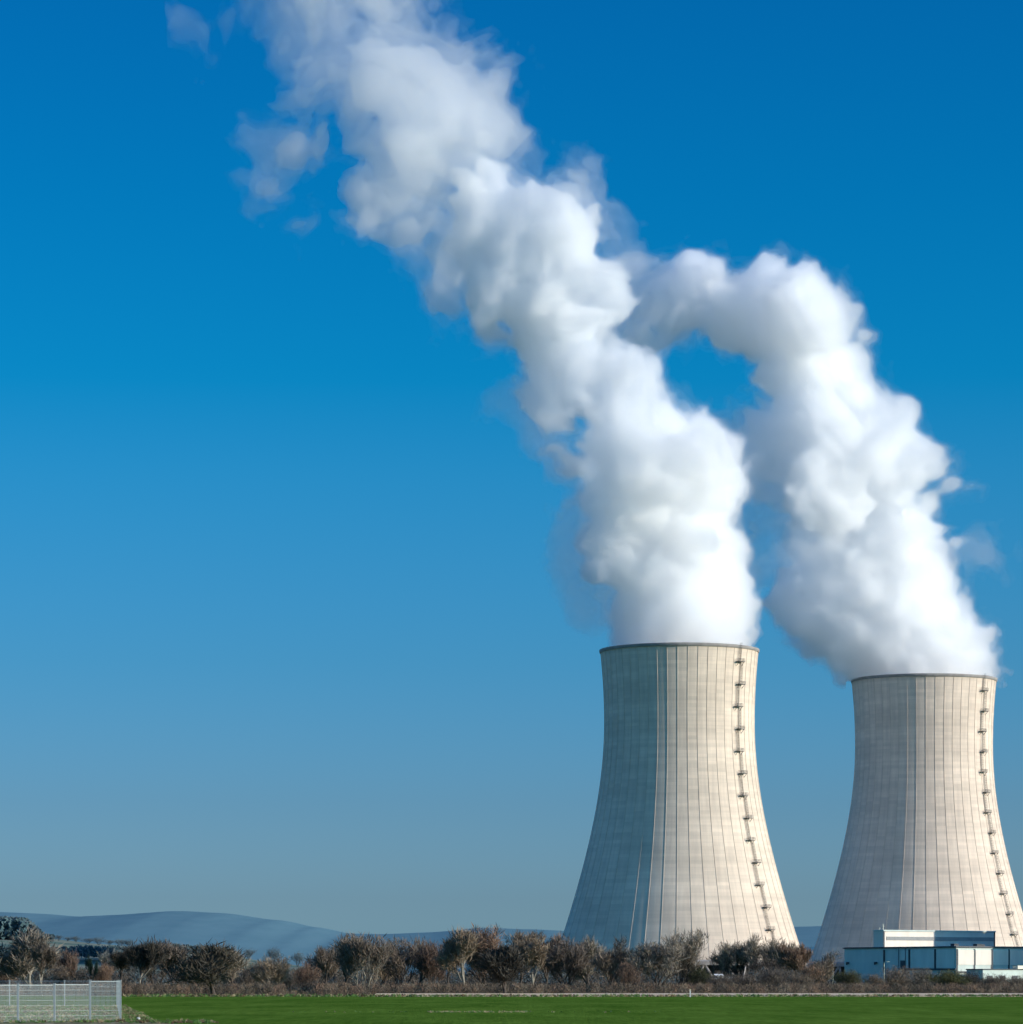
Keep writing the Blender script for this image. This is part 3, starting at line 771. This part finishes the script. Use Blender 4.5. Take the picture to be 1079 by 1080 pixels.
# undergrowth: brambles and brush filling the foot of the belt
und = [TW['brush'], TW['brown'], TW['brush'], TW['red'], TW['dark']]
def up(r):
    px = r.uniform(-40, 1120); d = 580+abs(r.gauss(0, 60))+4
    gap = .45 if 300 < px < 330 else 1
    return (wx(px, d), d, -.1, r.uniform(.55, 1.1)*gap)
prop(clump_field('undergrowth', 3600, up, 2.1, und, seed=21, tri_per=110, leaf=.30, wid=.014, tall=.9), label='tangled brown undergrowth along the foot of the tree belt', cat='undergrowth')
def up2(r):
    px = r.uniform(-40, 1120); d = r.uniform(700, 1150)
    return (wx(px, d), d, -.1, r.uniform(.6, 1.1)*(.6 if 730 < px < 790 else .45 if px > 872 else .8))
prop(clump_field('rear_thicket', 1900, up2, 6.0, [TW['dark'], TW['brush'], TW['haze'], TW['brush']], seed=22, tri_per=110, leaf=.24, wid=.014), label='dim thicket closing the view behind the tree belt', cat='undergrowth')

# rough dry grass inside and in front of the enclosure
def gr(r):
    y = r.uniform(203, 338); xr = soil_right(y); x = xr-abs(r.gauss(0, 1))*16+.3
    return (x, y, .1, r.uniform(.4, 1.1))
gm1 = simple('dry_grass', (.36, .30, .17), .3, 3, 1); gm2 = simple('rough_green_grass', (.10, .19, .05), .3, 3, 1); gm3 = simple('brown_grass', (.13, .09, .05), .3, 3, 1)
prop(clump_field('rough_grass', 6500, gr, .27, [gm1, gm2, gm3, gm2], seed=31, tri_per=22, leaf=.8, wid=.09, tall=.25), label='rough dry grass and weeds around the wire mesh fence', cat='grass')
def yg(r):
    px = r.uniform(452, 556) if r.random() < .8 else r.uniform(300, 700); d = 285+r.gauss(0, 2.0)
    return (wx(px, d), d, .02, r.uniform(.4, 1.1))
prop(clump_field('straw_streak', 240, yg, .3, [gm1, gm2], seed=33, tri_per=6, leaf=.5, wid=.08, tall=.12), label='thin streak of yellow straw lying across the green field', cat='straw')
def vg(r):
    px = r.uniform(130, 1110); d = r.uniform(552, 562)
    return (wx(px, d), d, .0, r.uniform(.4, 1))
prop(clump_field('verge_grass', 1500, vg, .9, [gm2, gm1, gm2, gm3], seed=34, tri_per=10, leaf=.5, wid=.08, tall=.3), label='ragged grass verge between the field and the track', cat='grass')


# ------------------------------------------------------------------ steam
import openvdb as vdb
def bspline_matrix(n, off, step, lam, m0):
    """cubic B-spline weights from a lattice of spacing lam to n samples off+i*step"""
    t = (off+np.arange(n)*step)/lam-m0
    i = np.floor(t).astype(int); f = t-i
    W = np.zeros((n, i.max()+4), np.float32)
    w_ = [(1-f)**3/6, (3*f**3-6*f**2+4)/6, (-3*f**3+3*f**2+3*f+1)/6, f**3/6]
    for k in range(4): W[np.arange(n), i+k] = w_[k]
    return W
def octave(rs, shape, org, h, lam):
    Ws = []
    for a in range(3):
        m0 = math.floor(org[a]/lam); Ws.append(bspline_matrix(shape[a], org[a], h, lam, m0))
    g = rs.standard_normal([w_.shape[1] for w_ in Ws]).astype(np.float32)
    g = np.tensordot(Ws[0], g, (1, 0)); g = np.tensordot(g, Ws[1], (1, 1)); g = np.tensordot(g, Ws[2], (1, 1))
    return g*2.2            # about unit variance, axes x, y, z kept in order by the contractions

def steam_material(name, sigma, aniso=.6, alb=(1.0, 1.0, 1.0)):
    m = bpy.data.materials.new(name); m.use_nodes = True; t = m.node_tree
    for n_ in list(t.nodes): t.nodes.remove(n_)
    o = t.nodes.new('ShaderNodeOutputMaterial'); v = t.nodes.new('ShaderNodeVolumeScatter')
    v.inputs['Color'].default_value = (*alb, 1); v.inputs['Density'].default_value = sigma; v.inputs['Anisotropy'].default_value = aniso
    t.links.new(v.outputs[0], o.inputs['Volume']); m.cycles.homogeneous_volume = True
    return m
VOX = .82
SHELLS = [('steam_gossamer', .006), ('steam_veil', .020), ('steam_body', .07), ('steam_core', .21)]
SM = [steam_material(n_, s_) for n_, s_ in SHELLS]

def steam(name, label, D0, X0, spheres, seed, wild=1.0):
    k = D0/F; rs = np.random.RandomState(seed)
    sp = []
    for (px, py, r, c, *yo) in spheres:
        rr = r*k; y = (yo[0]*k if yo else rs.uniform(-.22, .22)*rr)
        sp.append((wx(px, D0), y, wz(py, D0), rr, c))
    pad = 12
    lo = [min(s_[a]-s_[3] for s_ in sp)-pad for a in range(3)]; hi = [max(s_[a]+s_[3] for s_ in sp)+pad for a in range(3)]
    lo[2] = 139.5
    lo[2] = min(lo[2], min(s_[2]-s_[3] for s_ in sp if s_[4] >= 3) if any(s_[4] >= 3 for s_ in sp) else lo[2])
    shape = [int((hi[a]-lo[a])/VOX)+1 for a in range(3)]
    ax_ = [lo[a]+np.arange(shape[a], dtype=np.float32)*VOX for a in range(3)]
    cls = [np.full(shape, -40, np.float32) for _ in range(3)]
    for (x, y, z, r, c) in sp:
        q = r+26; sl = []
        for a, v in enumerate((x, y, z)):
            i0 = max(0, int((v-q-lo[a])/VOX)); i1 = min(shape[a], int((v+q-lo[a])/VOX)+2); sl.append(slice(i0, i1))
        dx = (ax_[0][sl[0]]-x)[:, None, None]; dy = (ax_[1][sl[1]]-y)[None, :, None]; dz = (ax_[2][sl[2]]-z)[None, None, :]
        d_ = r-np.sqrt(dx*dx+dy*dy+dz*dz)
        c_ = int(c) % 3; t_ = cls[c_][tuple(sl)]
        # smooth union
        hh = np.maximum(3.0-np.abs(t_-d_), 0)/3.0
        np.copyto(t_, np.maximum(t_, d_)+hh*hh*.75)
    N = np.zeros(shape, np.float32)
    zz = ax_[2][None, None, :]
    grow = np.clip((zz-144)/75, 0, 1)
    A1 = .25+.75*grow
    for lam, amp, bil in ((46, 4.6, 1), (23, 4.2, 1), (12, 3.3, 1), (6.5, 1.9, 1), (3.6, .9, 0)):
        g = octave(rs, shape, lo, VOX, lam)
        if bil: g = (np.abs(g)-.75)*1.5
        N += g*(amp*wild)
        del g
    W1 = octave(rs, shape, lo, VOX, 30)*6+octave(rs, shape, lo, VOX, 11)*4
    N *= A1*np.clip((zz-140)/14, .08, 1)
    fine = octave(rs, shape, lo, VOX, 5.5)*.9+octave(rs, shape, lo, VOX, 2.9)*.65+octave(rs, shape, lo, VOX, 1.7)*.35
    dense, mid, thin = cls
    # keep the plume inside the mouth below the rim
    fx = (ax_[0]-X0)[:, None, None]; fy = ax_[1][None, :, None]
    rr_ = np.sqrt(fx*fx+fy*fy)
    mouth = np.where(zz < 145.0, 31.6-rr_, -50).astype(np.float32)
    below = (zz < 144.8)
    keep_out = below & (rr_ > 31.6) & (rr_ < 36.5)
    dense = np.maximum(dense, np.minimum(mouth, zz-lo[2]-1))
    top = []
    SA = np.maximum(np.maximum(dense, mid), thin-1+.35*W1)+N*1.0+fine*(.9+1.6*grow)+2.4*grow+.5
    SG = SA+1.0+fine*1.2*grow+1.2*grow
    SB = np.maximum(np.maximum(dense-1.2, mid-5-.9*W1), thin-10-.8*W1)+N+fine*2.4+2.0*grow+.3
    SC = np.maximum(np.maximum(dense-2.2-.6*grow, mid-20-1.2*W1), thin-40)+N+fine*2.2+2.0*grow
    # stir all three layers with the same swirling displacement
    amp = np.clip((zz-147)/60, 0, 1)*np.ones(shape, np.float32)
    idx = []
    for a in range(3):
        D_ = (octave(rs, shape, lo, VOX, 26)*3.4+octave(rs, shape, lo, VOX, 11)*2.0+octave(rs, shape, lo, VOX, 5)*.9)*amp*wild/VOX
        sh = [1, 1, 1]; sh[a] = -1
        D_ += np.arange(shape[a], dtype=np.float32).reshape(sh)
        np.clip(D_, 0, shape[a]-1.001, out=D_); idx.append(D_)
    i0 = [d.astype(np.int32) for d in idx]; fr = [d-i for d, i in zip(idx, i0)]
    flat = (i0[0]*shape[1]+i0[1])*shape[2]+i0[2]
    del idx, i0
    def stir(f):
        f = np.ascontiguousarray(f, dtype=np.float32).ravel(); out = np.zeros(shape, np.float32)
        for a in (0, 1):
            for b in (0, 1):
                for c in (0, 1):
                    wt = (fr[0] if a else 1-fr[0])*(fr[1] if b else 1-fr[1])*(fr[2] if c else 1-fr[2])
                    out += f[np.minimum(flat+(a*shape[1]+b)*shape[2]+c, f.size-1)]*wt
        return out
    SG, SA, SB, SC = stir(SG), stir(SA), stir(SB), stir(SC)
    T = empty(name, (X0, D0, 144), label=label, cat='steam plume')
    for fld, mat, nm in zip((SG, SA, SB, SC), SM, ('haze_layer', 'thin_veil', 'body', 'core')):
        fld = fld.copy()
        fld[keep_out] = -5
        if not any(s_[4] >= 3 for s_ in sp): pass
        else:
            fld[np.broadcast_to(below & (rr_ >= 36.5), fld.shape)] -= .5
        fld[0] = fld[-1] = -5; fld[:, 0] = fld[:, -1] = -5; fld[:, :, 0] = -5; fld[:, :, -1] = -5
        g = vdb.FloatGrid(5.0); g.copyFromArray(np.ascontiguousarray(np.clip(-fld, -5, 5)).astype(np.float64), tolerance=0.0)
        g.gridClass = vdb.GridClass.LEVEL_SET
        pts, tris, quads = g.convertToPolygons(isovalue=0.0, adaptivity=0.0)
        if len(pts) == 0: continue
        P_ = pts*VOX+np.array([lo[0]-X0, lo[1], lo[2]-146], np.float32)
        faces = quads
        me = bpy.data.meshes.new(nm); nq = len(quads); ntr = len(tris)
        me.vertices.add(len(P_)); me.vertices.foreach_set('co', P_.astype(np.float32).ravel())
        loops = np.concatenate([quads.ravel(), tris.ravel()]) if ntr else quads.ravel()
        me.loops.add(len(loops)); me.loops.foreach_set('vertex_index', loops.astype(np.int32))
        me.polygons.add(nq+ntr)
        st_ = np.concatenate([np.arange(nq)*4, nq*4+np.arange(ntr)*3]).astype(np.int32)
        me.polygons.foreach_set('loop_start', st_)
        me.update(calc_edges=True)
        # orientation: volume must be positive
        q = P_[quads]; n_ = np.cross(q[:, 1]-q[:, 0], q[:, 2]-q[:, 0]); vol = (q[:, 0]*n_).sum()
        if vol < 0: me.flip_normals()
        me.materials.append(mat)
        o = bpy.data.objects.new(nm, me); col.objects.link(o); o.parent = T
        print('STEAM', name, nm, len(P_), vol)
    return T

LP = [(664,588,42,0),(650,548,44,0),(622,505,40,1),(300,148,46,2),(284,192,38,2),(345,95,50,2),(395,235,44,2),(606,478,38,0),(628,520,38,0),(586,432,32,0),(640,562,32,1),(655,600,26,1),(600,545,22,2),(718,695,74,0,0),(718,668,75,0,0),(716,645,74,0,0),(713,620,70,0,0),(706,590,68,0),(744,580,58,0),(742,640,52,0),(600,560,28,2),(588,500,30,2),(568,450,28,2),(622,640,22,2),(716,560,60,0),(690,555,58,0),(716,530,58,0),(712,503,62,0),
 (665,520,54,1),(640,540,42,2),(628,590,30,2),(610,530,26,2),(640,500,52,1),(682,480,62,0),(716,478,40,0),(655,450,58,0),(612,470,36,2),(618,425,42,0),(655,393,40,0),(600,400,46,0),
 (636,376,42,0),(600,370,50,0),(618,348,40,0),(590,340,52,0),(570,310,52,0),(560,285,50,0),(600,290,40,0),(590,250,44,0),(550,250,54,0),(606,205,30,1),(612,188,20,1),(515,255,54,1),
 (510,228,54,0),(470,235,52,1),(425,225,50,1),(480,280,46,1),(520,300,46,0),(395,215,40,2),(540,215,40,1),(458,305,30,2),(452,335,14,2),(512,355,14,2),(545,440,20,2),
 (440,170,64,1),(522,140,56,1),(480,125,60,1),(430,110,60,2),(440,250,50,2),(410,240,40,2),(400,200,50,2),(500,180,50,1),(620,230,22,2),(625,255,18,2),(390,150,40,2),(370,90,60,2),(520,90,48,1),(545,120,30,2),(400,60,66,2),(345,35,54,2),(460,60,56,1),(500,55,42,1),(330,150,46,2),(295,180,36,2),(330,205,28,2),(268,190,22,2),(322,235,14,2),
 (262,-8,20,2),(236,0,13,2),(213,8,8,2),(215,28,5,2),(296,0,24,2),(330,-10,60,2),(400,-25,60,1),(440,0,40,1),(290,-45,44,2),(320,-55,60,1),(380,-70,50,1)]
RP = [(662,338,28,1),(692,350,30,0),(650,318,28,1),(762,468,26,1),(778,520,32,1),(790,572,32,1),(770,600,18,2),(976,728,69,0,0),(976,705,72,0,0),(985,690,70,0,0),(1022,682,34,0),(1045,685,14,0),(955,675,70,0),(900,662,52,0),(862,655,42,0),(930,632,76,0),(872,622,62,1),(980,625,48,0),
 (990,590,36,0),(905,582,72,0),(855,575,62,1),(820,600,26,2),(815,545,40,2),(950,560,58,0),(982,520,38,0),(998,512,25,0),(975,492,38,0),(930,505,60,0),(870,515,68,0),(812,515,52,1),(792,492,42,1),(785,540,30,2),(800,600,30,2),(788,455,32,2),(828,620,40,0),(885,465,60,0),(935,470,40,0),
 (845,445,56,0),(880,425,46,0),(862,400,62,0),(880,375,46,0),(850,350,56,0),(872,340,36,0),(805,340,44,0),(770,328,46,0),(725,330,42,0),(742,302,34,0),(695,325,40,1),(668,312,30,1),(648,298,24,1),
 (735,277,15,2),(790,305,24,1),(820,315,30,1),(1030,588,24,2),(1048,596,12,2),(640,320,18,2),
 (1040,708,18,1),(1030,722,20,2,-30),(1008,726,14,2,-34),(1052,700,12,0)]
steam('steam_plume', 'large white steam plume rising from the left tower and drifting to the upper left', DL, XL, LP, 11)
steam('steam_plume', 'white steam plume from the right tower, bending left behind the larger plume', DR, XR, RP, 23)
